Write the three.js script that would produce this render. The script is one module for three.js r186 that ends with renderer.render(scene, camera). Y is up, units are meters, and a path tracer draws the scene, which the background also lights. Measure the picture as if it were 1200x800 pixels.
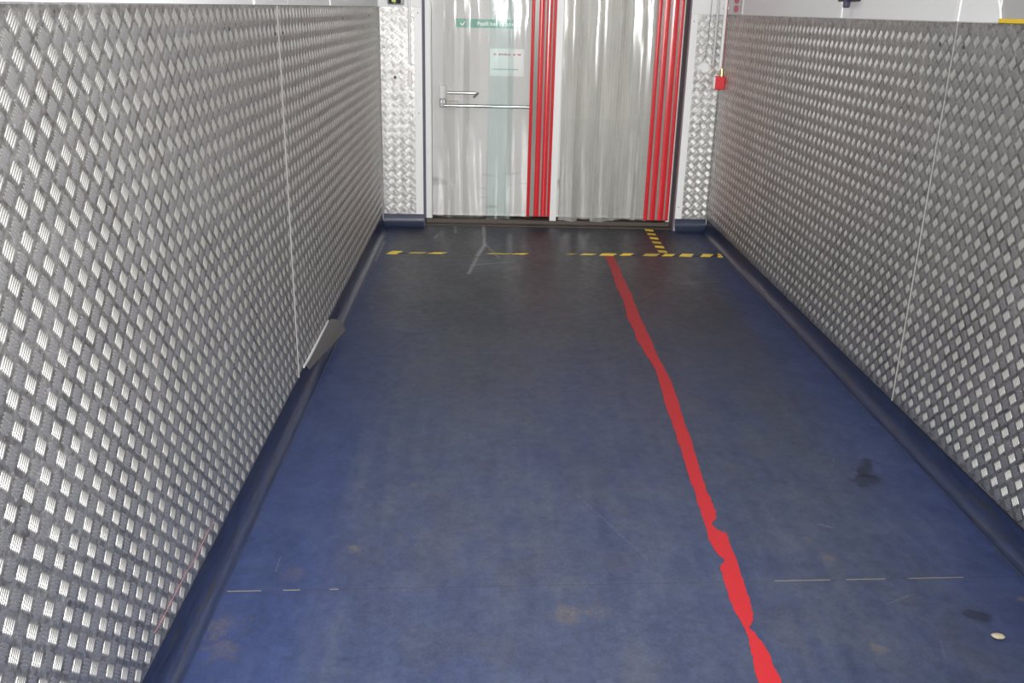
import * as THREE from 'three';
import { RectAreaLightUniformsLib } from 'three/addons/lights/RectAreaLightUniformsLib.js';
import { mergeGeometries, toCreasedNormals } from 'three/addons/utils/BufferGeometryUtils.js';
import { RoundedBoxGeometry } from 'three/addons/geometries/RoundedBoxGeometry.js';

// ------------------------------------------------------------------ camera, light, exposure
RectAreaLightUniformsLib.init();
const scene = new THREE.Scene();
scene.background = new THREE.Color(0x000000);
const camera = new THREE.PerspectiveCamera(2 * Math.atan(400 / 1087) * 180 / Math.PI, 1.5, 0.02, 60);
camera.rotation.order = 'YXZ';
camera.position.set(0, 1.3095, 0);
camera.rotation.set(-0.3448, -0.0312, 0.0243);
camera.updateMatrixWorld(true); camera.updateProjectionMatrix();

const renderer = new THREE.WebGLRenderer({ antialias: true });
renderer.toneMapping = THREE.LinearToneMapping;
renderer.toneMappingExposure = 1.0;
renderer.shadowMap.enabled = true;
renderer.shadowMap.type = THREE.PCFSoftShadowMap;

const FLASH = 66, LAMP = 13.0;                 // candela of the camera flash, radiance of the ceiling battens
const flash = new THREE.SpotLight(new THREE.Color(1, 0.985, 0.97), FLASH, 0, 0.85, 0.9, 2);
flash.position.set(0.0, 1.425, -0.012);
flash.target.position.set(0.19, -0.75, -5.6);
flash.castShadow = true; flash.shadow.radius = 1.6; flash.shadow.mapSize.set(1024, 1024);
scene.add(flash, flash.target);

// ------------------------------------------------------------------ room dimensions (metres)
const XL = -0.647, XR = 1.392, ZB = -5.76, ZN = 1.1, CEIL = 2.6;
const PB = 0.08, PT = 1.30;                   // foot and head of the tread plate cladding
const OPL = -0.388, OPR = 1.185;              // door opening in the end wall
const HEAD = 2.08;

// ------------------------------------------------------------------ helpers
let seed = 7;
const rnd = () => { seed = (seed * 1664525 + 1013904223) >>> 0; return seed / 4294967296; };
const rr = (a, b) => a + (b - a) * rnd();
const taken = new Map();
function numbered(n) { const k = taken.get(n) || 0; taken.set(n, k + 1); return k ? n + '_' + String(k).padStart(3, '0') : n; }
function shade(o) { o.castShadow = true; o.receiveShadow = true; return o; }
function mesh(name, geo, mat, parent = scene) {
  const m = shade(new THREE.Mesh(geo, mat)); m.name = parent === scene ? numbered(name) : name; parent.add(m); return m;
}
function tag(o, label, category, group, kind) {
  o.userData.label = label; o.userData.category = category;
  if (group) o.userData.group = group;
  if (kind) o.userData.kind = kind;
  return o;
}
function thing(name, label, category, pos = [0, 0, 0], group, kind) {
  const g = new THREE.Group(); g.name = numbered(name); g.position.set(...pos); scene.add(g);
  return tag(g, label, category, group, kind);
}
function box(x0, x1, y0, y1, z0, z1, r = 0) {
  const w = x1 - x0, h = y1 - y0, d = z1 - z0;
  const g = r > 0 ? new RoundedBoxGeometry(w, h, d, 2, r) : new THREE.BoxGeometry(w, h, d);
  g.translate((x0 + x1) / 2, (y0 + y1) / 2, (z0 + z1) / 2);
  return r > 0 ? g : metreUV(g);
}
function metreUV(g) {                          // uv in metres by the dominant face direction
  const p = g.attributes.position, n = g.attributes.normal, uv = g.attributes.uv;
  for (let i = 0; i < p.count; i++) {
    const ax = Math.abs(n.getX(i)), ay = Math.abs(n.getY(i)), az = Math.abs(n.getZ(i));
    if (ax >= ay && ax >= az) uv.setXY(i, p.getZ(i), p.getY(i));
    else if (ay >= az) uv.setXY(i, p.getX(i), p.getZ(i));
    else uv.setXY(i, p.getX(i), p.getY(i));
  }
  return g;
}
function tube(pts, r, seg = 24, rad = 8) {
  return new THREE.TubeGeometry(new THREE.CatmullRomCurve3(pts.map(p => new THREE.Vector3(...p)), false, 'centripetal'), seg, r, rad, false);
}
function cyl(r, h, seg = 20) { return new THREE.CylinderGeometry(r, r, h, seg); }
// closed slab whose mid surface is fn(s, t) -> [x, y, z], s and t in 0..1, offset half the thickness along dir
function slab(fn, nu, nv, th, dir) {
  const pos = [], uv = [], idx = [];
  const V = (s, t, k) => { const p = fn(s, t); pos.push(p[0] + dir[0] * th * k, p[1] + dir[1] * th * k, p[2] + dir[2] * th * k); uv.push(s, t); };
  for (const k of [0.5, -0.5]) for (let j = 0; j <= nv; j++) for (let i = 0; i <= nu; i++) V(i / nu, j / nv, k);
  const N = (nu + 1) * (nv + 1), id = (i, j) => j * (nu + 1) + i;
  for (let j = 0; j < nv; j++) for (let i = 0; i < nu; i++) {
    const a = id(i, j), b = id(i + 1, j), c = id(i + 1, j + 1), d = id(i, j + 1);
    idx.push(a, b, c, a, c, d, N + a, N + c, N + b, N + a, N + d, N + c);
  }
  const side = (a, b) => idx.push(a, N + a, b, b, N + a, N + b);
  for (let i = 0; i < nu; i++) { side(id(i, 0), id(i + 1, 0)); side(id(i + 1, nv), id(i, nv)); }
  for (let j = 0; j < nv; j++) { side(id(0, j + 1), id(0, j)); side(id(nu, j), id(nu, j + 1)); }
  const g = new THREE.BufferGeometry();
  g.setAttribute('position', new THREE.Float32BufferAttribute(pos, 3));
  g.setAttribute('uv', new THREE.Float32BufferAttribute(uv, 2));
  g.setIndex(idx); g.computeVertexNormals();
  return toCreasedNormals(g, 0.7);
}
function extrudeXZ(pts, h, y = 0) {            // outline [x, z] standing h high on y
  const s = new THREE.Shape(pts.map(([x, z]) => new THREE.Vector2(x, -z)));
  const g = new THREE.ExtrudeGeometry(s, { depth: h, bevelEnabled: false });
  g.rotateX(-Math.PI / 2); g.translate(0, y, 0); return g;
}
// value noise
const NT = new Float32Array(65536); for (let i = 0; i < 65536; i++) NT[i] = rnd();
function vn(x, y) {
  const xi = Math.floor(x), yi = Math.floor(y), fx = x - xi, fy = y - yi;
  const u = fx * fx * (3 - 2 * fx), v = fy * fy * (3 - 2 * fy);
  const h = (a, b) => NT[(((a * 73856093) ^ (b * 19349663)) >>> 0) & 65535];
  const a = h(xi, yi), b = h(xi + 1, yi), c = h(xi, yi + 1), d = h(xi + 1, yi + 1);
  return a + (b - a) * u + (c - a) * v + (a - b - c + d) * u * v;
}
function fbm(x, y, o = 4) { let s = 0, a = 0.5, t = 0; for (let i = 0; i < o; i++) { s += a * vn(x, y); t += a; x = x * 2.03 + 17.1; y = y * 2.03 + 9.7; a *= 0.5; } return s / t; }
const sm = (a, b, x) => { const t = Math.min(1, Math.max(0, (x - a) / (b - a))); return t * t * (3 - 2 * t); };
const enc = v => { v = Math.min(1, Math.max(0, v)); return Math.round(255 * (v <= 0.0031308 ? 12.92 * v : 1.055 * Math.pow(v, 1 / 2.4) - 0.055)); };
function tex(w, h, fn, colour = true) {        // fn(i, j) -> linear rgb
  const d = new Uint8Array(w * h * 4);
  for (let j = 0; j < h; j++) for (let i = 0; i < w; i++) {
    const c = fn(i, j), o = (j * w + i) * 4;
    for (let k = 0; k < 3; k++) d[o + k] = colour ? enc(c[k]) : Math.round(255 * Math.min(1, Math.max(0, c[k])));
    d[o + 3] = 255;
  }
  const t = new THREE.DataTexture(d, w, h); t.wrapS = t.wrapT = THREE.RepeatWrapping;
  t.magFilter = THREE.LinearFilter; t.minFilter = THREE.LinearMipmapLinearFilter; t.generateMipmaps = true;
  if (colour) t.colorSpace = THREE.SRGBColorSpace;
  t.needsUpdate = true; return t;
}
function canvasTex(w, h, draw) {
  const c = document.createElement('canvas'); c.width = w; c.height = h; draw(c.getContext('2d'), w, h);
  const t = new THREE.CanvasTexture(c); t.colorSpace = THREE.SRGBColorSpace; return t;
}
const std = (c, roughness = 0.6, metalness = 0, extra = {}) => new THREE.MeshStandardMaterial({ color: c instanceof THREE.Color ? c : new THREE.Color().setRGB(...c), roughness, metalness, ...extra });

// ------------------------------------------------------------------ materials
// worn aluminium: blotches and specks of dirt between the bars
const plateMap = tex(1024, 1024, (i, j) => {
  const x = i / 1024, y = j / 1024;
  const b = fbm(x * 6, y * 6, 4), f = vn(x * 260, y * 260), g = vn(x * 90 + 40, y * 90);
  let v = 0.36 + 0.14 * (b - 0.5) + 0.20 * (f - 0.5) + 0.26 * (g - 0.5);
  if (vn(x * 330 + 9, y * 330 + 4) > 0.93) v += 0.4;
  if (vn(x * 140 + 3, y * 200 + 8) > 0.93) v += 0.3;
  return [v, v * 0.995, v * 0.985];
});
const plateRough = tex(512, 512, (i, j) => { const v = 0.44 + 0.22 * (fbm(i / 40, j / 40, 4) - 0.5) + 0.14 * (vn(i / 2, j / 2) - 0.5); return [v, v, v]; }, false);
const plate = std([1, 1, 1], 1, 0.88, { map: plateMap, roughnessMap: plateRough });
const barMetal = std([0.72, 0.715, 0.685], 0.40, 0.95);
const white = std([0.74, 0.75, 0.75], 0.45), whiteGloss = std([0.80, 0.80, 0.79], 0.3), trimWhite = std([0.78, 0.79, 0.79], 0.4);
const black = std([0.015, 0.015, 0.017], 0.5), darkPlastic = std([0.03, 0.03, 0.035], 0.35);
const redTape = std([0.35, 0.012, 0.017], 0.55), yellow = std([0.72, 0.50, 0.03], 0.5), greyPaint = std([0.38, 0.38, 0.38], 0.5);
const steel = std([0.6, 0.6, 0.6], 0.3, 1), brass = std([0.75, 0.55, 0.22], 0.3, 1), red = std([0.66, 0.02, 0.03], 0.4);
const pvc = new THREE.MeshPhysicalMaterial({ color: new THREE.Color().setRGB(0.97, 0.97, 0.965), roughness: 0.06, transmission: 0.97, thickness: 0, ior: 1.5 });
const pvcGreen = new THREE.MeshPhysicalMaterial({ color: new THREE.Color().setRGB(0.93, 0.965, 0.96), roughness: 0.1, transmission: 0.96, thickness: 0, ior: 1.5 });
const pvcWornMap = tex(128, 512, (i, j) => { const n = fbm(i / 30, j / 60, 4), s = vn(i / 3, j / 90); const v = 0.88 + 0.12 * (n - 0.5) + 0.1 * (s - 0.5); return [v, v * 0.997, v * 0.98]; });
const pvcWorn = new THREE.MeshPhysicalMaterial({ map: pvcWornMap, roughness: 0.16, transmission: 0.84, thickness: 0, ior: 1.5 });
const pvcRed = std([0.58, 0.018, 0.028], 0.22);
const pvcCarrier = new THREE.MeshPhysicalMaterial({ color: new THREE.Color().setRGB(0.52, 0.56, 0.51), roughness: 0.15, transmission: 0.6, thickness: 0, ior: 1.5 });

// blue sheet vinyl: traffic film, grime, scuffs, scratches
const FX0 = -0.72, FX1 = 1.47, FZ0 = -6.12, FZ1 = 1.12, FW = 1024, FH = 2048;
function seg(px, pz, ax, az, bx, bz) { const dx = bx - ax, dz = bz - az, t = Math.min(1, Math.max(0, ((px - ax) * dx + (pz - az) * dz) / (dx * dx + dz * dz))); return Math.hypot(px - ax - dx * t, pz - az - dz * t); }
const scratches = []; for (let k = 0; k < 46; k++) { const x = rr(-0.6, 1.3), z = rr(-5.6, -0.9), a = rr(0, 6.28), l = rr(0.015, 0.08); scratches.push([x, z, x + Math.cos(a) * l, z + Math.sin(a) * l, rr(0.25, 0.8), rr(0.0012, 0.0024)]); }
scratches.push([-0.02, -5.82, -0.01, -5.30, 2.2, 0.012], [-0.01, -5.30, -0.05, -5.05, 2.0, 0.014], [-0.01, -5.35, 0.07, -5.02, 1.2, 0.010], [-0.05, -5.02, -0.09, -4.68, 1.6, 0.012], [-0.07, -4.85, 0.10, -4.92, 1.0, 0.012], [-0.20, -5.80, -0.19, -5.6, 1.4, 0.008], [-0.30, -5.55, -0.31, -5.45, 1.0, 0.010], [1.00, -4.55, 1.20, -4.60, 0.9, 0.008], [0.92, -2.20, 0.955, -2.18, 1.8, 0.002], [0.27, -2.35, 0.42, -2.02, 0.5, 0.002], [-0.60, -5.35, -0.60, -4.9, 1.6, 0.008]);
const spots = [[0.199, -1.79, 0.040, 1.0], [-0.585, -1.74, 0.05, 0.8], [-0.56, -1.66, 0.04, 0.7], [-0.326, -2.061, 0.020, 1.3], [-0.2, -2.40, 0.013, 1.0], [0.878, -1.675, 0.022, 1.2], [0.27, -1.80, 0.03, 0.5], [0.89, -2.03, 0.022, 1.0], [0.86, -2.12, 0.015, 0.8], [1.297, -1.86, 0.012, 1.4], [-0.46, -1.95, 0.03, 0.4], [0.35, -2.5, 0.03, 0.3], [0.62, -2.06, 0.016, 0.9]];
const darks = [[1.16, -2.50, 1.20, -2.58, 0.022, 1.0], [1.13, -2.44, 1.16, -2.47, 0.022, 0.8], [1.15, -1.795, 1.17, -1.79, 0.017, 0.9]];
const floorMap = tex(FW, FH, (i, j) => {
  const x = FX0 + (FX1 - FX0) * i / FW, z = FZ1 + (FZ0 - FZ1) * j / FH;
  const n1 = fbm(x * 2.2 + 5, z * 0.9, 5), n2 = fbm(x * 16, z * 11, 5), n3 = vn(x * 240, z * 240), n4 = fbm(x * 34 + 3, z * 3, 3), n5 = fbm(x * 60, z * 60, 3);
  let c = [0.021, 0.034, 0.096];
  // grey traffic film where trolleys run; its edge is ragged and its density broken by noise
  const lane = sm(-0.46, -0.30, x + 0.10 * (n1 - 0.5) + 0.06 * (n4 - 0.5)) * (1 - sm(1.0, 1.3, x + 0.25 * (n1 - 0.5)));
  let film = lane * (0.42 + 0.30 * sm(0.3, 0.7, n1) + 0.30 * (n2 - 0.5) + 0.35 * (n4 - 0.5));
  film = Math.min(0.9, Math.max(0, film + 0.12 * sm(0.5, 0.75, n2)));
  const fc = [0.041, 0.050, 0.076];
  c = c.map((v, k) => v + (fc[k] - v) * film);
  const br = 0.26 * sm(0.58, 0.72, fbm(x * 9 + 31, z * 6, 4)) * (0.4 + 0.6 * n5) * lane;      // brown smears
  c = [c[0] + (0.045 - c[0]) * br, c[1] + (0.042 - c[1]) * br, c[2] + (0.038 - c[2]) * br];
  // black tyre and shoe grime trodden in around the doorway
  const ragged = 0.9 * (n1 - 0.5) + 0.5 * (n2 - 0.5);
  const gr = sm(2.3, 4.9, -z + ragged) * sm(-0.62, -0.45, x + 0.1 * (n2 - 0.5)) * (1 - sm(1.08, 1.26, x + 0.12 * (n2 - 0.5))) * (0.8 + 0.4 * (n2 - 0.5));
  const gc = [0.023, 0.023, 0.025];
  c = c.map((v, k) => v + (gc[k] - v) * Math.min(0.93, gr));
  const m = 1 + 0.30 * (n2 - 0.5) + 0.40 * (n5 - 0.5) + 0.30 * (n3 - 0.5) + 0.22 * (n4 - 0.5);
  c = c.map(v => v * m);
  for (const s of spots) { const d = Math.hypot(x - s[0], z - s[1]); if (d < s[2] * 1.8) { const w = Math.min(1, s[3] * sm(1.3, 0.3, d / s[2] + 1.6 * (n5 - 0.5) + 0.8 * (n2 - 0.5)) * (0.35 + 0.65 * n3)); c = [c[0] + (0.12 - c[0]) * w * 0.42, c[1] + (0.10 - c[1]) * w * 0.42, c[2] + (0.07 - c[2]) * w * 0.42]; } }
  for (const s of darks) { const d = seg(x, z, s[0], s[1], s[2], s[3]); if (d > 0.08) continue; const w = s[5] * sm(1.5, 0.5, d / s[4] + 1.4 * (n5 - 0.5) + 0.8 * (n2 - 0.5)); c = c.map(v => v * (1 - 0.55 * w)); }
  for (const s of scratches) { if (Math.abs(x - s[0]) > 0.7 || Math.abs(z - s[1]) > 0.7) continue; const d = seg(x, z, s[0], s[1], s[2], s[3]) + 0.016 * Math.min(1, s[5] * 120) * (n5 - 0.5); const w = sm(s[5] * 1.5, 0, d) * s[4] * (0.1 + 0.9 * n3 * n5 * 2) * (s[5] > 0.006 ? 0.42 : 0.22); c = c.map(v => v + (0.42 - v) * Math.min(0.7, w)); }
  if (vn(x * 150 + 7, z * 150) > 0.988) c = c.map(v => v + 0.035);
  return c;
});
const floorRough = tex(512, 1024, (i, j) => { const x = FX0 + (FX1 - FX0) * i / 512, z = FZ1 + (FZ0 - FZ1) * j / 1024; const v = 0.50 + 0.20 * (fbm(x * 3, z * 2, 4) - 0.5) + 0.12 * (fbm(x * 40, z * 40, 2) - 0.5); return [v, v, v]; }, false);
const vinyl = std([1, 1, 1], 1, 0, { map: floorMap, roughnessMap: floorRough });

// ------------------------------------------------------------------ floor
const floor = thing('floor', 'scuffed blue sheet vinyl floor of the loading corridor', 'floor', [0, 0, 0], null, 'structure');
function vinylSheet(z0, z1) {
  const g = new THREE.PlaneGeometry(FX1 - FX0, z0 - z1, 20, 60); g.rotateX(-Math.PI / 2); g.translate((FX0 + FX1) / 2, 0, (z0 + z1) / 2);
  const p = g.attributes.position, uv = g.attributes.uv;
  for (let i = 0; i < p.count; i++) { const x = p.getX(i), z = p.getZ(i), w = z > -1.93 ? (FZ1 - z) / (FZ1 + 1.93) : (z - FZ0) / (-1.93 - FZ0); p.setZ(i, z + w * (0.030 - 0.0426 * x)); }   // the joint runs a little askew
  for (let i = 0; i < p.count; i++) uv.setXY(i, (p.getX(i) - FX0) / (FX1 - FX0), (FZ1 - p.getZ(i)) / (FZ1 - FZ0));
  return g;
}
mesh('floor_slab', box(FX0, FX1, -0.12, -0.0015, FZ0, FZ1), std([0.05, 0.05, 0.05], 0.9), floor);
mesh('vinyl_sheet', vinylSheet(FZ1, -1.9292), vinyl, floor);
mesh('vinyl_sheet', vinylSheet(-1.9308, FZ0), vinyl, floor);
{ // welded joint, worn pale in places; it runs very slightly askew
  const pale = std([0.13, 0.12, 0.10], 0.6);
  for (const [a, b] of [[-0.60, -0.52], [-0.47, -0.43], [-0.36, -0.34], [0.72, 0.86], [0.90, 1.0], [1.06, 1.2]]) { const m = mesh('joint_weld', box(a, b, -0.001, 0.0008, -0.0014, 0.0014).translate(-(a + b) / 2, 0, 0), pale, floor); m.position.set((a + b) / 2, 0, -1.90 - 0.0426 * (a + b) / 2); m.rotation.y = 0.0426; }
}
mesh('door_threshold', box(OPL, OPR, -0.001, 0.006, -5.99, -5.80, 0.003), std([0.075, 0.057, 0.048], 0.6), floor);
mesh('door_sill', box(OPL + 0.003, OPR - 0.005, -0.001, 0.028, -5.99, -5.868, 0.003), std([0.085, 0.064, 0.053], 0.6), floor);

// ------------------------------------------------------------------ tread plate cladding
const PX = 0.0532, PY = 0.0488;
function barGeo(len, w, h) {                   // one raised bar: rounded ridge with pointed ends, along local x
  const st = [-0.30, 0.30], A = [0, 0.25, 0.5, 0.75, 1], pos = [], idx = [];
  pos.push(-len / 2, 0, -0.0002);
  for (const s of st) for (const a of A) { const t = Math.PI * a; pos.push(s * len, -Math.cos(t) * w / 2, Math.sin(t) * h - 0.0002); }
  pos.push(len / 2, 0, -0.0002);
  for (let k = 0; k < 4; k++) { idx.push(0, 2 + k, 1 + k); idx.push(11, 6 + k, 7 + k); const a = 1 + k, b = 2 + k, c = 7 + k, d = 6 + k; idx.push(a, b, c, a, c, d); }
  const g = new THREE.BufferGeometry(); g.setAttribute('position', new THREE.Float32BufferAttribute(pos, 3));
  // outward check: top must face +z
  g.setIndex(idx); g.computeVertexNormals();
  const n = g.attributes.normal; let s = 0; for (let i = 0; i < n.count; i++) s += n.getZ(i);
  if (s < 0) { for (let i = 0; i < idx.length; i += 3) [idx[i + 1], idx[i + 2]] = [idx[i + 2], idx[i + 1]]; g.setIndex(idx); g.computeVertexNormals(); }
  return g;
}
function treadGeo(turn) {
  const parts = [];
  for (let k = -2; k <= 2; k++) { const g = barGeo(0.0285, 0.0050, 0.0020); g.translate(0, k * 0.0059, 0); g.rotateZ(turn); parts.push(g); }
  return mergeGeometries(parts);
}
const treadUp = treadGeo(Math.PI / 4), treadDown = treadGeo(-Math.PI / 4);
const wave = (u, v, s) => 0.0022 * (fbm(u * 1.7 + s, v * 1.5 + s * 3, 2) - 0.5) + 0.0006 * (vn(u * 6 + s, v * 6) - 0.5);
const tmpV = new THREE.Vector3();
function plateSheet(root, u0, u1, v0, v1, s) { // one sheet in the wall's own frame, front face at z = 0
  const nu = Math.max(4, Math.round((u1 - u0) / 0.05)), nv = Math.max(4, Math.round((v1 - v0) / 0.05));
  const g = slab((a, b) => { const u = u0 + (u1 - u0) * a, v = v0 + (v1 - v0) * b; return [u, v, wave(u, v, s) - 0.0015]; }, nu, nv, 0.003, [0, 0, 1]);
  const p = g.attributes.position, uv = g.attributes.uv;
  for (let i = 0; i < uv.count; i++) uv.setXY(i, p.getX(i), p.getY(i));
  return mesh('tread_plate_sheet', g, plate, root);
}
// fill sheets with raised treads: bright lattice phase (pu, pv); the 'own' largest in view become meshes of their own
function fillTreads(sheets, pu, pv, s, own, firstIsUp) {
  const all = [];
  for (const sh of sheets) {
    sh.m.updateWorldMatrix(true, false);
    for (let kind = 0; kind < 2; kind++) {
      const ou = pu + kind * PX / 2, ov = pv + kind * PY / 2;
      for (let a = Math.ceil((sh.u0 + 0.011 - ou) / PX); ou + a * PX < sh.u1 - 0.011; a++)
        for (let b = Math.ceil((sh.v0 + 0.011 - ov) / PY); ov + b * PY < sh.v1 - 0.011; b++) {
          const u = ou + a * PX, v = ov + b * PY, z = wave(u, v, s);
          tmpV.set(u, v, z).applyMatrix4(sh.m.matrixWorld);
          const dist = tmpV.distanceTo(camera.position), nx = new THREE.Vector3(0, 0, 1).transformDirection(sh.m.matrixWorld);
          const face = Math.abs(camera.position.clone().sub(tmpV).normalize().dot(nx));
          tmpV.project(camera);
          const seen = Math.abs(tmpV.x) < 1.0 && Math.abs(tmpV.y) < 1.0 && tmpV.z < 1;
          all.push({ sh, kind, u, v, z, size: seen ? face / (dist * dist) : 0 });
        }
    }
  }
  all.sort((p, q) => q.size - p.size);
  const geoOf = k => ((k === 0) === firstIsUp ? treadUp : treadDown);
  all.slice(0, own).forEach(t => { const m = mesh('raised_tread', geoOf(t.kind), barMetal, t.sh.m); m.position.set(t.u, t.v, t.z); });
  const rest = all.slice(own), M = new THREE.Matrix4();
  for (const sh of sheets) for (let kind = 0; kind < 2; kind++) {
    const list = rest.filter(t => t.sh === sh && t.kind === kind); if (!list.length) continue;
    const im = shade(new THREE.InstancedMesh(geoOf(kind), barMetal, list.length));
    list.forEach((t, i) => im.setMatrixAt(i, M.makeTranslation(t.u, t.v, t.z)));
    im.name = 'small_treads'; im.userData.kind = 'stuff'; sh.m.add(im);
  }
}
const rivetGeo = new THREE.SphereGeometry(0.006, 10, 5, 0, Math.PI * 2, 0, Math.PI / 2); rivetGeo.scale(1, 0.5, 1); rivetGeo.rotateX(Math.PI / 2);
function rivets(parent, list, mat = darkPlastic) { for (const [u, v] of list) { const m = mesh('rivet', rivetGeo, mat, parent); m.position.set(u, v, 0.0005); } }
const sealMat = std([0.22, 0.22, 0.215], 0.6);
function sealant(parent, u, v0, v1, w, s) {
  const n = 60;
  const g = slab((a, b) => { const v = v0 + (v1 - v0) * b, ww = w * (0.6 + 0.9 * vn(v * 30, s)); return [u + (a - 0.5) * ww + 0.002 * (vn(v * 12, s + 5) - 0.5), v, 0.0012 + 0.0008 * Math.sin(a * Math.PI)]; }, 3, n, 0.003, [0, 0, 1]);
  mesh('joint_sealant', g, sealMat, parent);
}

// left side: local x runs away from the camera, local z points into the corridor
const wallL = thing('wall_left', 'side wall with embossed aluminium tread plate under white panelling, beside the door with the push bar', 'wall', [XL, 0, 0], null, 'structure');
wallL.rotation.y = Math.PI / 2;
mesh('wall_core', box(-ZN, 5.9, 0, CEIL, -0.13, -0.012), white, wallL);
const LU = [-1.1, 0.52, 3.02, -ZB];
const sheetsL = [];
for (let i = 0; i < 3; i++) { const u0 = LU[i] + 0.0015, u1 = LU[i + 1] - 0.0015; sheetsL.push({ m: plateSheet(wallL, u0, u1, PB, PT, 3.3), u0, u1, v0: PB, v1: PT }); }
fillTreads(sheetsL, 1.347, 1.276 - 0.0488 * 24, 3.3, 300, true);
sealant(wallL, 3.02, PB, PT, 0.006, 1);
mesh('dark_joint', box(-ZN, -ZB, PB - 0.016, PB + 0.004, -0.012, -0.003), black, wallL);
rivets(sheetsL[2].m, [[3.45, 1.24], [4.35, 1.25], [5.3, 1.255], [5.0, 1.20], [3.08, 1.22], [5.3, 0.25]]);
rivets(sheetsL[1].m, [[2.97, 1.22], [2.45, 1.245]]);
{ // white lining above the plate, in boards with cover strips
  const e = [-1.1, 1.45, 2.75, 3.2, 4.05, -ZB];
  for (let i = 0; i < e.length - 1; i++) mesh('white_panel', box(e[i] + 0.0012, e[i + 1] - 0.0012, PT + 0.002, CEIL, -0.012, -0.003), white, wallL);
  for (const u of [2.75, 4.05]) mesh('cover_strip', box(u - 0.012, u + 0.012, PT + 0.002, CEIL, -0.004, 0.0, 0.0015), whiteGloss, wallL);
}
{ // a stray red pen line across the plate near the floor
  const PEN = [[1.548, 0.133], [1.97, 0.131]], p = []; for (let k = 0; k <= 10; k++) { const t = k / 10; p.push([PEN[0][0] + (PEN[1][0] - PEN[0][0]) * t + 0.006 * (rnd() - 0.5), PEN[0][1] + (PEN[1][1] - PEN[0][1]) * t + 0.008 * (rnd() - 0.5), 0.0026]); }
  mesh('red_pen_line', tube(p, 0.0005, 40, 5), std([0.45, 0.20, 0.18], 0.7), wallL);
}

// right side: local x runs towards the camera
const wallR = thing('wall_right', 'side wall with embossed aluminium tread plate under white panelling, beside the red hanging box', 'wall', [XR, 0, 0], null, 'structure');
wallR.rotation.y = -Math.PI / 2;
mesh('wall_core', box(-5.9, ZN, 0, CEIL, -0.13, -0.012), white, wallR);
const RU = [ZB, -2.879, -0.38, 1.1];
const sheetsR = [];
for (let i = 0; i < 3; i++) { const u0 = RU[i] + 0.0015, u1 = RU[i + 1] - 0.0015; sheetsR.push({ m: plateSheet(wallR, u0, u1, PB, PT, 8.1), u0, u1, v0: PB, v1: PT }); }
fillTreads(sheetsR, -2.164 - PX * 80, 0.2725, 8.1, 300, false);
sealant(wallR, -2.879, PB, PT, 0.0022, 9);
mesh('dark_joint', box(ZB, ZN, PB - 0.016, PB + 0.004, -0.012, -0.003), black, wallR);
rivets(sheetsR[0].m, [[-2.97, 1.235], [-4.2, 1.235], [-5.45, 1.235], [-5.2, 0.2]]);
rivets(sheetsR[1].m, [[-2.82, 1.232], [-1.8, 1.235]]);
{
  const e = [ZB, -3.87, -2.90, -2.66];
  for (let i = 0; i < e.length - 1; i++) mesh('white_panel', box(e[i] + 0.0012, e[i + 1] - 0.0012, PT + 0.002, CEIL, -0.012, -0.003), white, wallR);
  for (const u of [-3.87, -2.90]) mesh('cover_strip', box(u - 0.012, u + 0.012, PT + 0.002, CEIL, -0.004, 0.0, 0.0015), whiteGloss, wallR);
  mesh('grey_panel', box(-2.66, ZN, PT + 0.002, CEIL, -0.012, -0.006), greyPaint, wallR);
  // rounded end of the white lining lapping over the grey panel
  const s = new THREE.Shape(); s.moveTo(-2.67, PT + 0.002); s.lineTo(-2.643, PT + 0.002); s.quadraticCurveTo(-2.652, PT + 0.05, -2.72, PT + 0.10); s.lineTo(-2.72, PT + 0.002); s.closePath();
  mesh('white_panel_end', new THREE.ExtrudeGeometry(s, { depth: 0.006, bevelEnabled: false }).translate(0, 0, -0.005), white, wallR);
  mesh('yellow_edging', box(-2.64, ZN, PT + 0.001, PT + 0.013, -0.006, 0.008, 0.003), yellow, wallR);
}

// ------------------------------------------------------------------ end wall with its door opening
const wallB = thing('wall_back', 'end wall with tread plate piers either side of the curtained doorway', 'wall', [0, 0, ZB], null, 'structure');
mesh('pier_core', box(XL - 0.1, OPL, 0, CEIL, -0.30, -0.010), white, wallB);
mesh('pier_core', box(OPR, XR + 0.1, 0, CEIL, -0.30, -0.010), white, wallB);
mesh('door_header', box(OPL, OPR, HEAD, CEIL, -0.30, -0.010), white, wallB);
const sheetBL = { u0: XL + 0.004, u1: -0.437, v0: PB, v1: PT }; sheetBL.m = plateSheet(wallB, sheetBL.u0, sheetBL.u1, PB, PT, 13);
const sheetBR = { u0: 1.228, u1: XR - 0.004, v0: PB, v1: PT }; sheetBR.m = plateSheet(wallB, sheetBR.u0, sheetBR.u1, PB, PT, 17);
{ const px = PX, f = (sh, pu, pv, s) => fillTreads([sh], pu, pv, s, 0, true); f(sheetBL, -0.62, 0.11, 13); f(sheetBR, 1.266, 0.121, 17); }
mesh('corner_angle', box(-0.441, -0.395, PB, PT, -0.006, 0.0035, 0.0012), trimWhite, wallB);
mesh('corner_angle', box(1.190, 1.232, PB, PT, -0.006, 0.0035, 0.0012), trimWhite, wallB);
mesh('white_panel', box(XL, -0.395, PT + 0.002, CEIL, -0.010, -0.002), white, wallB);
mesh('white_panel', box(1.190, XR, PT + 0.002, CEIL, -0.010, -0.002), white, wallB);
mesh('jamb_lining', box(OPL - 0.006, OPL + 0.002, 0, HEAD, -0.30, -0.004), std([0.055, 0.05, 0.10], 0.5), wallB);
mesh('jamb_lining', box(OPR - 0.004, OPR + 0.006, 0, HEAD, -0.30, -0.004), std([0.16, 0.12, 0.14], 0.5), wallB);
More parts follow.
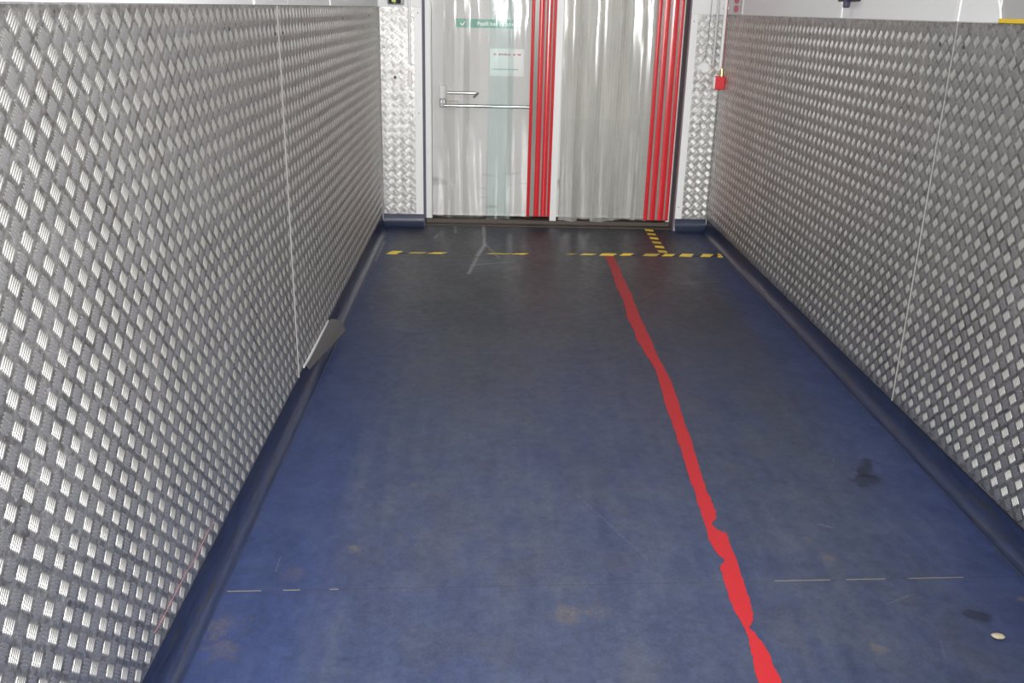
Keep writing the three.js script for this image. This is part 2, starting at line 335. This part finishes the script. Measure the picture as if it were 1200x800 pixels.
mesh('corner_bead', box(XL + 0.001, XL + 0.006, PB, PT, -0.002, 0.004, 0.001), std([0.18, 0.16, 0.18], 0.6), wallB);
mesh('corner_bead', box(XR - 0.006, XR - 0.001, PB, PT, -0.002, 0.004, 0.001), std([0.20, 0.19, 0.18], 0.6), wallB);
rivets(wallB, [[-0.417, 1.27], [-0.417, 0.70], [1.207, 1.26], [1.207, 0.155]].map(([a, b]) => [a, b]), darkPlastic);
for (const m of wallB.children.filter(c => c.name === 'rivet')) { m.position.z = 0.0035; m.scale.setScalar(0.6); }
{ const m = mesh('bolt_head', rivetGeo, std([0.10, 0.03, 0.05], 0.5), wallB); m.position.set(-0.557, 0.905, 0.001); m.scale.setScalar(1.5); }

// wall behind the camera and ceiling
const wallF = mesh('wall_front', box(XL - 0.13, XR + 0.13, 0, CEIL, ZN, ZN + 0.12), white); tag(wallF, 'plain white wall closing the corridor opposite the curtained doorway', 'wall', null, 'structure');
const ceiling = mesh('ceiling', box(XL - 0.13, XR + 0.13, CEIL, CEIL + 0.12, -6.2, ZN + 0.12), white); tag(ceiling, 'plain white ceiling of the corridor', 'ceiling', null, 'structure');
const wallOut = mesh('wall_outer', box(XL - 0.13, XR + 0.13, 0, CEIL, -6.2, -6.1), white); tag(wallOut, 'white wall behind the doors at the corridor end', 'wall', null, 'structure');

// ------------------------------------------------------------------ coved vinyl skirting
function cove(len, w, h) {                     // along local x 0..len, wall plane at z = 0, floor y = 0
  const prof = []; for (let k = 0; k <= 8; k++) { const t = k / 8 * Math.PI / 2; prof.push([w * (1 - Math.sin(t)) , h * 0.72 * (1 - Math.cos(t))]); }
  const pr = [[w + 0.006, 0.0012], ...prof.map(([z, y]) => [z - 0.003, y + 0.0012]), [-0.004, h]];
  return slab((a, b) => { const f = b * (pr.length - 1), i = Math.min(pr.length - 2, Math.floor(f)), t = f - i; const P = pr[i], Q = pr[i + 1]; return [a * len, P[1] + (Q[1] - P[1]) * t, P[0] + (Q[0] - P[0]) * t]; }, Math.max(2, Math.round(len / 0.1)), pr.length - 1, 0.002, [0, 0.7, -0.7]);
}
const coveMap = tex(512, 128, (i, j) => { const n = fbm(i / 20, j / 14, 4), f = vn(i / 2.5, j / 2.5), m = 0.8 + 0.6 * (n - 0.5) + 0.3 * (f - 0.5), g = sm(0.55, 0.75, fbm(i / 34 + 7, j / 24, 4)) * 0.6; return [0.018 + (0.036 - 0.018) * g, 0.028 + (0.035 - 0.028) * g, 0.070 + (0.034 - 0.070) * g].map(v => v * m); });
coveMap.repeat.set(4, 1);
const coveBlue = std([1, 1, 1], 0.38, 0, { map: coveMap });
function baseboard(name, len, pos, ry, label, w = 0.034) {
  const m = mesh(name, cove(len, w, 0.078), coveBlue); m.position.set(...pos); m.rotation.y = ry; return tag(m, label, 'skirting', null, 'structure');
}
baseboard('baseboard_left', -ZB + ZN, [XL + 0.0, 0, ZN], Math.PI / 2, 'blue coved vinyl skirting below the plate with the lifted flap');
baseboard('baseboard_right', -ZB + ZN, [XR, 0, ZB], -Math.PI / 2, 'blue coved vinyl skirting below the plate beside the red floor line');
baseboard('baseboard_back', -0.392 - XL, [XL, 0, ZB], 0, 'short blue coved skirting at the foot of the pier next to the push bar door', 0.055);
baseboard('baseboard_back', XR - 1.192, [1.192, 0, ZB], 0, 'short blue coved skirting at the foot of the pier below the red hanging box', 0.055);
{ // lifted end of the skirting at the plate joint
  const t = thing('skirting_flap', 'torn lifted flap of dark vinyl skirting at the foot of the plate joint', 'vinyl flap', [XL, 0, -3.02]);
  // local z: 0 at the joint, negative towards the doorway
  const sh = slab((a, b) => { const z = -0.10 - 0.52 * b, out = 0.010 + a * (0.010 + 0.050 * b) ; return [out, 0.088 - a * (0.016 + 0.054 * b - 0.020 * b * a) + 0.012 * Math.sin(a * Math.PI) * b, z - 0.03 * Math.sin(a * 3) * b]; }, 10, 14, 0.004, [0.7, 0.7, 0]);
  mesh('curled_sheet', sh, std([0.055, 0.055, 0.06], 0.5), t);
  const ed = slab((a, b) => [0.005 + 0.016 * a * b, 0.096 - 0.004 * b - (0.008 + 0.045 * b * b) * a, -0.07 - 0.53 * b + 0.03 * a * b], 4, 12, 0.003, [1, 0, 0]);
  mesh('pale_torn_edge', ed, std([0.62, 0.63, 0.64], 0.5), t);
}

// ------------------------------------------------------------------ door frame and leaves
const frame = thing('trim_1', 'white steel door frame with central mullion behind the plastic strips', 'door frame', [0, 0, -5.92], null, 'structure');
mesh('jamb', box(OPL + 0.002, -0.348, 0.029, HEAD, -0.06, 0.03, 0.002), trimWhite, frame);
mesh('mullion', box(0.404, 0.446, 0.029, HEAD, -0.06, 0.055, 0.002), trimWhite, frame);
mesh('jamb', box(1.158, OPR - 0.005, 0.029, HEAD, -0.06, 0.03, 0.002), trimWhite, frame);
mesh('head', box(-0.348, 1.158, HEAD - 0.04, HEAD, -0.06, 0.03, 0.002), trimWhite, frame);
const leafMap = tex(256, 512, (i, j) => { const n = fbm(i / 25, j / 50, 4), s = fbm(i / 60 + 9, j / 7, 2); let v = 0.70 + 0.10 * (n - 0.5); if (j < 70 && s > 0.66) v -= 0.16 * (s - 0.6) * 6; return [v, v * 0.985, v * 0.98]; });
leafMap.repeat.set(1 / 0.75, 1 / 2.05);
const leafMat = std([1, 1, 1], 0.5, 0, { map: leafMap });
const leafMat2 = std([0.95, 0.95, 0.92], 0.5, 0, { map: leafMap });
const door1 = thing('door_1', 'pale grey door leaf with push bar, green sign and notice behind clear strips', 'door', [-0.346, 0.045, -5.945], null, 'structure');
mesh('leaf', box(0, 0.748, 0, 1.99, -0.022, 0.022), leafMat, door1);
mesh('bottom_rail', box(0, 0.748, 0, 0.012, 0.022, 0.025), trimWhite, door1);
const door2 = thing('door_2', 'plain pale grey door leaf behind the yellowed plastic strips', 'door', [0.448, 0.045, -5.945], null, 'structure');
mesh('leaf', box(0, 0.708, 0, 1.99, -0.022, 0.022), leafMat2, door2);
mesh('bottom_rail', box(0, 0.708, 0, 0.012, 0.022, 0.025), trimWhite, door2);
mesh('kick_plate', box(0.02, 0.69, 0.06, 0.62, 0.022, 0.0235), std([0.60, 0.60, 0.575], 0.45), door2);

{ // panic hardware on the first leaf
  const t = thing('push_bar', 'chrome panic push bar with latch box across the pale grey door', 'push bar', [-0.30, 0.70, -5.923]);
  mesh('latch_case', box(0.0, 0.042, 0.075, 0.155, 0, 0.04, 0.006), whiteGloss, t);
  const dk = mesh('latch_foot', box(0.002, 0.040, 0.022, 0.076, 0, 0.032, 0.004), std([0.22, 0.23, 0.25], 0.4, 0.6), t);
  for (const x of [0.012, 0.030]) { const m = mesh('screw', cyl(0.004, 0.004, 10).rotateX(Math.PI / 2), steel, dk); m.position.set(x, 0.058, 0.033); }
  mesh('bar_mount', box(0.042, 0.115, 0.014, 0.062, 0, 0.045, 0.004), std([0.62, 0.60, 0.55], 0.5), t);
  const b = cyl(0.011, 0.60, 20).rotateZ(Math.PI / 2).translate(0.33, 0.036, 0.042); mesh('bar', b, std([0.5, 0.53, 0.54], 0.25, 1), t);
  mesh('end_mount', box(0.61, 0.66, 0.014, 0.062, 0, 0.06, 0.004), whiteGloss, t);
  mesh('upper_rod', cyl(0.010, 0.17, 16).rotateZ(Math.PI / 2).translate(0.135, 0.112, 0.03), steel, t);
  const lv = box(-0.006, 0.006, -0.022, 0.022, -0.006, 0.006, 0.003); lv.rotateZ(-0.8).translate(0.225, 0.10, 0.036); mesh('lever', lv, darkPlastic, t);
}
{ // writing on the door
  const green = canvasTex(1024, 130, (c, w, h) => {
    c.fillStyle = '#2f9d84'; c.fillRect(0, 0, w, h); c.strokeStyle = '#ffffff'; c.lineWidth = 14; c.lineJoin = 'round';
    c.beginPath(); c.moveTo(70, 66); c.lineTo(100, 96); c.lineTo(150, 34); c.stroke();
    c.fillStyle = '#ffffff'; c.font = 'bold 78px sans-serif'; c.textBaseline = 'middle'; c.fillText('Push bar to open', 330, 68);
  });
  const g = new THREE.BoxGeometry(0.395, 0.050, 0.002);
  const sgn = mesh('exit_sign', g, [0, 1, 2, 3, 4, 5].map(k => k === 4 ? new THREE.MeshStandardMaterial({ map: green, roughness: 0.4 }) : std([0.05, 0.35, 0.27], 0.4))); sgn.position.set(-0.003, 1.218, -5.9215);
  tag(sgn, 'narrow green sign with white lettering on the pale grey door', 'sign');
  const note = canvasTex(512, 384, (c, w, h) => {
    c.fillStyle = '#e9ecea'; c.fillRect(0, 0, w, h);
    c.fillStyle = '#cc4a58'; for (let x = 60; x < 440; ) { const l = 26 + (x * 7) % 34; c.fillRect(x, 66, l, 26); x += l + (x % 3 === 0 ? 30 : 9); }
    c.fillStyle = '#7fb3a2'; c.fillRect(50, 282, 380, 14);
  });
  const nt = mesh('door_notice', new THREE.BoxGeometry(0.21, 0.16, 0.002), [0, 1, 2, 3, 4, 5].map(k => k === 4 ? new THREE.MeshStandardMaterial({ map: note, roughness: 0.35 }) : whiteGloss)); nt.position.set(0.112, 0.995, -5.9215);
  tag(nt, 'white notice with a red heading line on the pale grey door', 'notice');
}

// ------------------------------------------------------------------ hanging plastic strips
const ZS = -5.822;
const rail = thing('curtain_rail', 'steel hanging rail above the doorway carrying the plastic strips', 'rail', [0, 2.0, ZS]);
mesh('channel', box(OPL + 0.004, OPR - 0.006, 0, 0.05, -0.012, 0.02, 0.003), steel, rail);
function strip(x0, x1, y0, dz, mat, label, group, bow, ph) {
  const w = x1 - x0, t = thing('pvc_strip', label, 'plastic strip', [x0, y0, ZS + dz], group), H = 2.0 - y0;
  mesh('sheet', slab((a, b) => [a * w + 0.004 * Math.sin(b * 7 + ph) * (1 - b), b * H + 0.004 * Math.sin(a * 5 + ph) * (1 - b), bow * Math.cos((a - 0.5) * Math.PI * 1.1) + 0.0022 * Math.sin(a * 9 + b * 4 + ph) + 0.003 * Math.sin(b * 9 + ph * 2) + 0.0024 * (vn(a * 4 + ph * 9, b * 14 + ph * 5) - 0.5) * Math.min(1, w * 9)], 20, 60, 0.002, [0, 0, 1]), mat, t);
  return t;
}
const gl = 'clear strips over the push bar door', gr = 'worn strips over the plain door';
strip(-0.352, -0.205, 0.052, -0.014, pvc, 'clear plastic strip hanging against the white jamb over the latch box', gl, 0.006, 0.3);
strip(-0.270, -0.112, 0.060, 0.006, pvc, 'clear plastic strip hanging in front of the bar mount', gl, 0.008, 1.7);
strip(-0.150, 0.004, 0.050, -0.014, pvc, 'clear plastic strip over the middle of the green sign', gl, -0.006, 2.9);
strip(0.000, 0.150, 0.046, 0.006, pvcGreen, 'greenish clear plastic strip in front of the white notice', gl, 0.007, 4.1);
strip(0.116, 0.285, 0.056, -0.014, pvc, 'clear plastic strip tucked behind the red ribbed strip at the push bar end', gl, 0.006, 5.2);
strip(0.450, 0.572, 0.044, 0.006, pvcWorn, 'yellowed plastic strip hanging beside the white mullion', gr, 0.008, 0.9);
strip(0.540, 0.692, 0.052, -0.014, pvcWorn, 'worn plastic strip, second from the white mullion over the plain door', gr, -0.006, 2.2);
strip(0.660, 0.812, 0.044, 0.006, pvcWorn, 'worn plastic strip, third from the white mullion over the plain door', gr, 0.009, 3.6);
strip(0.785, 0.948, 0.050, -0.014, pvcWorn, 'worn plastic strip, fourth from the white mullion over the plain door', gr, -0.007, 4.6);
strip(0.918, 1.020, 0.054, 0.006, pvcWorn, 'narrow worn plastic strip beside the red ribbed strip over the plain door', gr, 0.006, 5.9);
function redStrip(x0, x1, y0, dz, ribs, label, sk) {
  const w = x1 - x0, t = thing('ribbed_strip', label, 'plastic strip', [x0, y0, ZS + dz], 'red ribbed strips'), H = 2.0 - y0;
  const lean = b => sk * b;
  mesh('carrier_sheet', slab((a, b) => [a * w + lean(b), b * H, 0.002 * Math.sin(b * 8)], 6, 40, 0.002, [0, 0, 1]), pvcCarrier, t);
  for (const [a0, a1] of ribs) mesh('rib', slab((a, b) => [w * (a0 + (a1 - a0) * a) + lean(b), b * H, 0.0028 + 0.0035 * Math.sin(a * Math.PI) + 0.002 * Math.sin(b * 8)], 8, 40, 0.003, [0, 0, 1]), pvcRed, t);
}
redStrip(0.252, 0.400, 0.070, 0.016, [[0.00, 0.13], [0.30, 0.52], [0.60, 0.83], [0.88, 1.0]], 'red ribbed plastic strip hanging beside the white mullion', 0.0);
redStrip(0.998, 1.155, 0.058, 0.016, [[0.00, 0.16], [0.24, 0.46], [0.55, 0.80], [0.86, 1.0]], 'red ribbed plastic strip hanging at the jamb next to the red box', 0.0);

// ------------------------------------------------------------------ small things on the end wall
{
  const t = thing('wall_box', 'small dark box with a yellow green label on the white pier', 'box', [-0.545, 1.312, ZB]);
  mesh('backplate', box(-0.048, 0.05, 0, 0.13, -0.002, 0.02, 0.008), greyPaint, t);
  const c = new THREE.CylinderGeometry(0.040, 0.036, 0.11, 20, 1, false, -Math.PI / 2, Math.PI); c.translate(-0.004, 0.062, 0.018); mesh('dark_cover', c, darkPlastic, t);
  mesh('label_patch', box(-0.018, 0.006, 0.014, 0.05, 0.046, 0.0585, 0.002), std([0.45, 0.55, 0.05], 0.4), t);
}
{
  const t = thing('conduit', 'white conduit dropping down the tread plate pier beside the push bar door', 'conduit', [-0.467, 0.94, ZB]);
  mesh('pipe', cyl(0.0085, 1.62, 14).translate(0, 0.86, 0.010), trimWhite, t);
  mesh('end_cap', box(-0.012, 0.012, -0.085, 0.0, 0.001, 0.016, 0.003), std([0.72, 0.66, 0.66], 0.4), t);
  mesh('clip', box(-0.016, 0.016, 0.60, 0.615, 0, 0.012, 0.002), whiteGloss, t);
}
{
  const t = thing('conduit', 'pair of pale conduits running down the corner above the red box', 'conduit', [XR, 0.97, -5.70]);
  mesh('pipe', cyl(0.010, 1.60, 14).translate(-0.020, 0.82, 0.010), trimWhite, t);
  mesh('pipe', cyl(0.008, 1.55, 14).translate(-0.052, 0.82, -0.045), std([0.55, 0.55, 0.55], 0.35), t);
  mesh('clip', box(-0.034, -0.004, 0.36, 0.375, -0.004, 0.024, 0.002), whiteGloss, t);
}
{
  const t = thing('red_hanging_box', 'small red box with brass neck hanging from a red cord in the plate corner', 'box', [1.362, 0.885, -5.64]);
  mesh('body', box(-0.028, 0.028, 0, 0.075, -0.022, 0.022, 0.004), red, t);
  mesh('white_side_strip', box(-0.036, -0.027, 0.004, 0.071, -0.018, 0.018, 0.002), whiteGloss, t);
  mesh('neck', new THREE.CylinderGeometry(0.009, 0.013, 0.045, 14).translate(0.010, 0.096, 0), brass, t);
  mesh('cord', tube([[0.010, 0.112, 0], [0.014, 0.14, -0.002], [0.018, 0.175, -0.004], [0.016, 0.30, -0.02], [0.014, 0.60, -0.03], [0.012, 1.7, -0.03]], 0.0022, 40, 6), std([0.45, 0.02, 0.04], 0.5), t);
}
{
  const t = thing('hanging_tag', 'round white tag on a thin wire against the plate beside the red box', 'tag', [1.285, 0.97, ZB]);
  mesh('disc', cyl(0.030, 0.004, 28).rotateX(Math.PI / 2).translate(0.005, 0.03, 0.012), trimWhite, t);
  mesh('wire', tube([[-0.012, 0.062, 0.014], [0.0, 0.075, 0.010], [0.012, 0.15, 0.008], [0.016, 0.35, 0.008], [0.018, 1.6, 0.008]], 0.0022, 50, 6), std([0.3, 0.29, 0.3], 0.4), t);
  mesh('wire_tail', tube([[-0.016, 0.025, 0.012], [-0.008, 0.004, 0.014], [0.012, -0.008, 0.012]], 0.002, 14, 6), std([0.3, 0.29, 0.3], 0.4), t);
}
{
  const signTex = canvasTex(256, 512, (c, w, h) => {
    c.fillStyle = '#c9ccd2'; c.fillRect(0, 0, w, h);
    c.fillStyle = '#3c62b4'; c.beginPath(); c.arc(100, 110, 70, 0, 7); c.fill();
    c.fillStyle = '#c84455'; c.beginPath(); c.ellipse(95, 290, 68, 58, 0, 0, 7); c.fill(); c.beginPath(); c.ellipse(95, 430, 68, 58, 0, 0, 7); c.fill();
    c.fillStyle = '#b06a74'; for (const y of [250, 275, 320, 390, 415, 455]) c.fillRect(186, y, 52, 10);
  });
  const s = mesh('safety_sign', new THREE.BoxGeometry(0.003, 0.17, 0.22), [0, 1, 2, 3, 4, 5].map(k => k === 1 ? new THREE.MeshStandardMaterial({ map: signTex, roughness: 0.4 }) : whiteGloss));
  s.position.set(XR + 0.001, 1.392, -5.50); tag(s, 'safety sign with blue and red discs above the plate corner', 'sign');
}
{
  const t = thing('wall_bracket', 'small black bracket with a peg on the white panel above the plate', 'bracket', [XR, 1.355, -3.79]);
  mesh('bar', box(-0.022, 0.004, 0.008, 0.03, -0.07, 0.11, 0.004), black, t);
  mesh('peg', box(-0.030, -0.008, -0.014, 0.012, 0.012, 0.038, 0.005), std([0.02, 0.02, 0.06], 0.4), t);
}

// ------------------------------------------------------------------ floor markings
{
  const L = [[0.675, -5.10], [0.672, -4.8], [0.660, -4.5], [0.662, -4.25], [0.645, -3.99], [0.652, -3.8], [0.642, -3.70], [0.655, -3.5], [0.665, -3.35], [0.657, -3.195], [0.640, -2.95], [0.634, -2.75], [0.618, -2.46], [0.610, -2.28], [0.606, -2.22], [0.600, -2.13], [0.604, -2.06], [0.618, -2.02], [0.600, -1.99], [0.592, -1.90], [0.590, -1.82], [0.594, -1.775], [0.598, -1.74], [0.596, -1.70], [0.585, -1.62], [0.578, -1.55], [0.560, -1.30], [0.545, -1.0]];
  const Rr = [[0.724, -5.10], [0.722, -4.8], [0.718, -4.5], [0.715, -4.3], [0.706, -4.0], [0.704, -3.75], [0.700, -3.5], [0.703, -3.2], [0.685, -2.9], [0.668, -2.6], [0.656, -2.46], [0.652, -2.36], [0.652, -2.27], [0.644, -2.225], [0.624, -2.195], [0.632, -2.165], [0.652, -2.15], [0.652, -2.12], [0.648, -2.0], [0.640, -1.90], [0.636, -1.83], [0.626, -1.775], [0.609, -1.748], [0.617, -1.72], [0.628, -1.66], [0.627, -1.56], [0.612, -1.3], [0.6, -1.0]];
  const rough = P => { const o = []; for (let i = 0; i < P.length - 1; i++) for (let k = 0; k < 6; k++) { const t = k / 6; o.push([P[i][0] + (P[i + 1][0] - P[i][0]) * t + (k ? (rnd() - 0.5) * 0.005 : 0), P[i][1] + (P[i + 1][1] - P[i][1]) * t]); } o.push(P[P.length - 1]); return o; };
  const m = mesh('red_floor_line', extrudeXZ([...rough(L), ...rough(Rr).reverse()], 0.0012, 0.0002), redTape);
  tag(m, 'long ragged red line of tape running along the blue floor', 'floor marking');
}
{
  const blackTape = std([0.018, 0.018, 0.02], 0.5), yTape = std([0.92, 0.68, 0.05], 0.5), yWorn = std([0.60, 0.46, 0.07], 0.6);
  const rag = (pts, j) => { const o = []; for (let i = 0; i < pts.length; i++) { const a = pts[i], b = pts[(i + 1) % pts.length]; for (let k = 0; k < 4; k++) { const t = k / 4; o.push([a[0] + (b[0] - a[0]) * t + (rnd() - 0.5) * j, a[1] + (b[1] - a[1]) * t + (rnd() - 0.5) * j]); } } return o; };
  const t = thing('hazard_tape', 'worn yellow and black hazard tape crossing the floor before the doorway', 'hazard tape', [0, 0, 0]);
  const piece = (x0, x1, z0, z1, mat, name, sl = 0.03) => mesh(name, extrudeXZ(rag([[x0, z0], [x1, z0], [x1 + sl, z1], [x0 + sl, z1]], 0.006), 0.0012, 0.0002), mat, t);
  // from the pier beside the push bar door across to the other skirting
  piece(-0.560, -0.500, -5.06, -5.13, yTape, 'yellow_stripe'); piece(-0.500, -0.450, -5.07, -5.10, blackTape, 'black_stripe');
  piece(-0.445, -0.360, -5.085, -5.11, yWorn, 'yellow_stripe'); piece(-0.325, -0.250, -5.085, -5.115, yTape, 'yellow_stripe');
  piece(0.0, 0.045, -5.10, -5.12, yWorn, 'yellow_stripe'); piece(0.055, 0.12, -5.10, -5.115, yWorn, 'yellow_stripe'); piece(0.145, 0.215, -5.10, -5.125, yTape, 'yellow_stripe');
  piece(0.455, 0.49, -5.12, -5.135, yWorn, 'yellow_stripe'); piece(0.535, 0.60, -5.115, -5.14, yTape, 'yellow_stripe'); piece(0.64, 0.72, -5.105, -5.155, yTape, 'yellow_stripe');
  let x = 0.76; const ws = [[0.06, 0.07], [0.08, 0.03], [0.06, 0.04], [0.07, 0.05], [0.06, 0.04]];
  ws.forEach(([a, b], i) => { piece(x, x + a, -5.115, -5.165 - 0.012 * (i > 2), i === 1 ? yWorn : yTape, 'yellow_stripe'); piece(x + a + 0.002, x + a + b - 0.002, -5.115, -5.165, blackTape, 'black_stripe'); x += a + b; });
  piece(x, 1.352, -5.11, -5.19, yTape, 'yellow_stripe', 0.02);
  const d = thing('hazard_tape', 'short yellow and black hazard tape slanting from the doorway to the cross tape', 'hazard tape', [1.035, 0, -5.80]);
  const n = 11, len = 0.60; d.rotation.y = -0.02;
  for (let i = 0; i < n; i++) { const z0 = len * i / n, z1 = len * (i + 1) / n - 0.002; mesh(i % 2 ? 'black_stripe' : 'yellow_stripe', extrudeXZ(rag([[-0.025, z0], [0.025, z0 + 0.012], [0.025, z1 + 0.012], [-0.025, z1]], 0.003), 0.0012, 0.0002), i % 2 ? blackTape : (i % 4 ? yWorn : yTape), d); }
}
{
  const g = new THREE.IcosahedronGeometry(0.014, 2); g.scale(1.1, 0.35, 0.7); const p = g.attributes.position;
  for (let i = 0; i < p.count; i++) { const k = 1 + 0.3 * (vn(p.getX(i) * 160 + 3, p.getZ(i) * 160) - 0.5); p.setXYZ(i, p.getX(i) * k, p.getY(i), p.getZ(i) * k); }
  g.computeVertexNormals(); const m = mesh('debris_chip', g, std([0.36, 0.31, 0.22], 0.8)); m.position.set(1.165, 0.005, -1.715);
  tag(m, 'small tan chip of debris lying on the blue floor', 'debris');
}

// ------------------------------------------------------------------ lamps
for (const [z, lab] of [[-1.0, 'white ceiling batten light over the middle of the corridor'], [-4.1, 'white ceiling batten light over the hazard tape by the doorway']]) {
  const t = thing('ceiling_light', lab, 'light', [0.37, CEIL, z], 'ceiling battens');
  mesh('housing', box(-0.07, 0.07, -0.05, 0, -0.65, 0.65, 0.004), whiteGloss, t);
  const em = new THREE.MeshStandardMaterial({ color: 0xffffff, emissive: 0xffffff, emissiveIntensity: 1.0, roughness: 0.5 });
  mesh('diffuser', box(-0.055, 0.055, -0.062, -0.05, -0.62, 0.62, 0.003), em, t);
  const r = new THREE.RectAreaLight(0xffffff, LAMP, 0.11, 1.24); r.position.set(0.37, CEIL - 0.066, z); r.rotation.x = -Math.PI / 2; scene.add(r);
}
{
  const t = thing('flash_unit', 'small black electronic flash held above the viewpoint', 'flash', [0, 1.40, 0.0]);
  mesh('head', box(-0.035, 0.035, 0, 0.05, 0.0, 0.06, 0.004), darkPlastic, t);
  mesh('flash_window', box(-0.028, 0.028, 0.010, 0.040, -0.003, 0.001), new THREE.MeshStandardMaterial({ color: 0xffffff, emissive: 0xffffff, emissiveIntensity: 2, roughness: 0.5 }), t);
}
renderer.render(scene, camera);
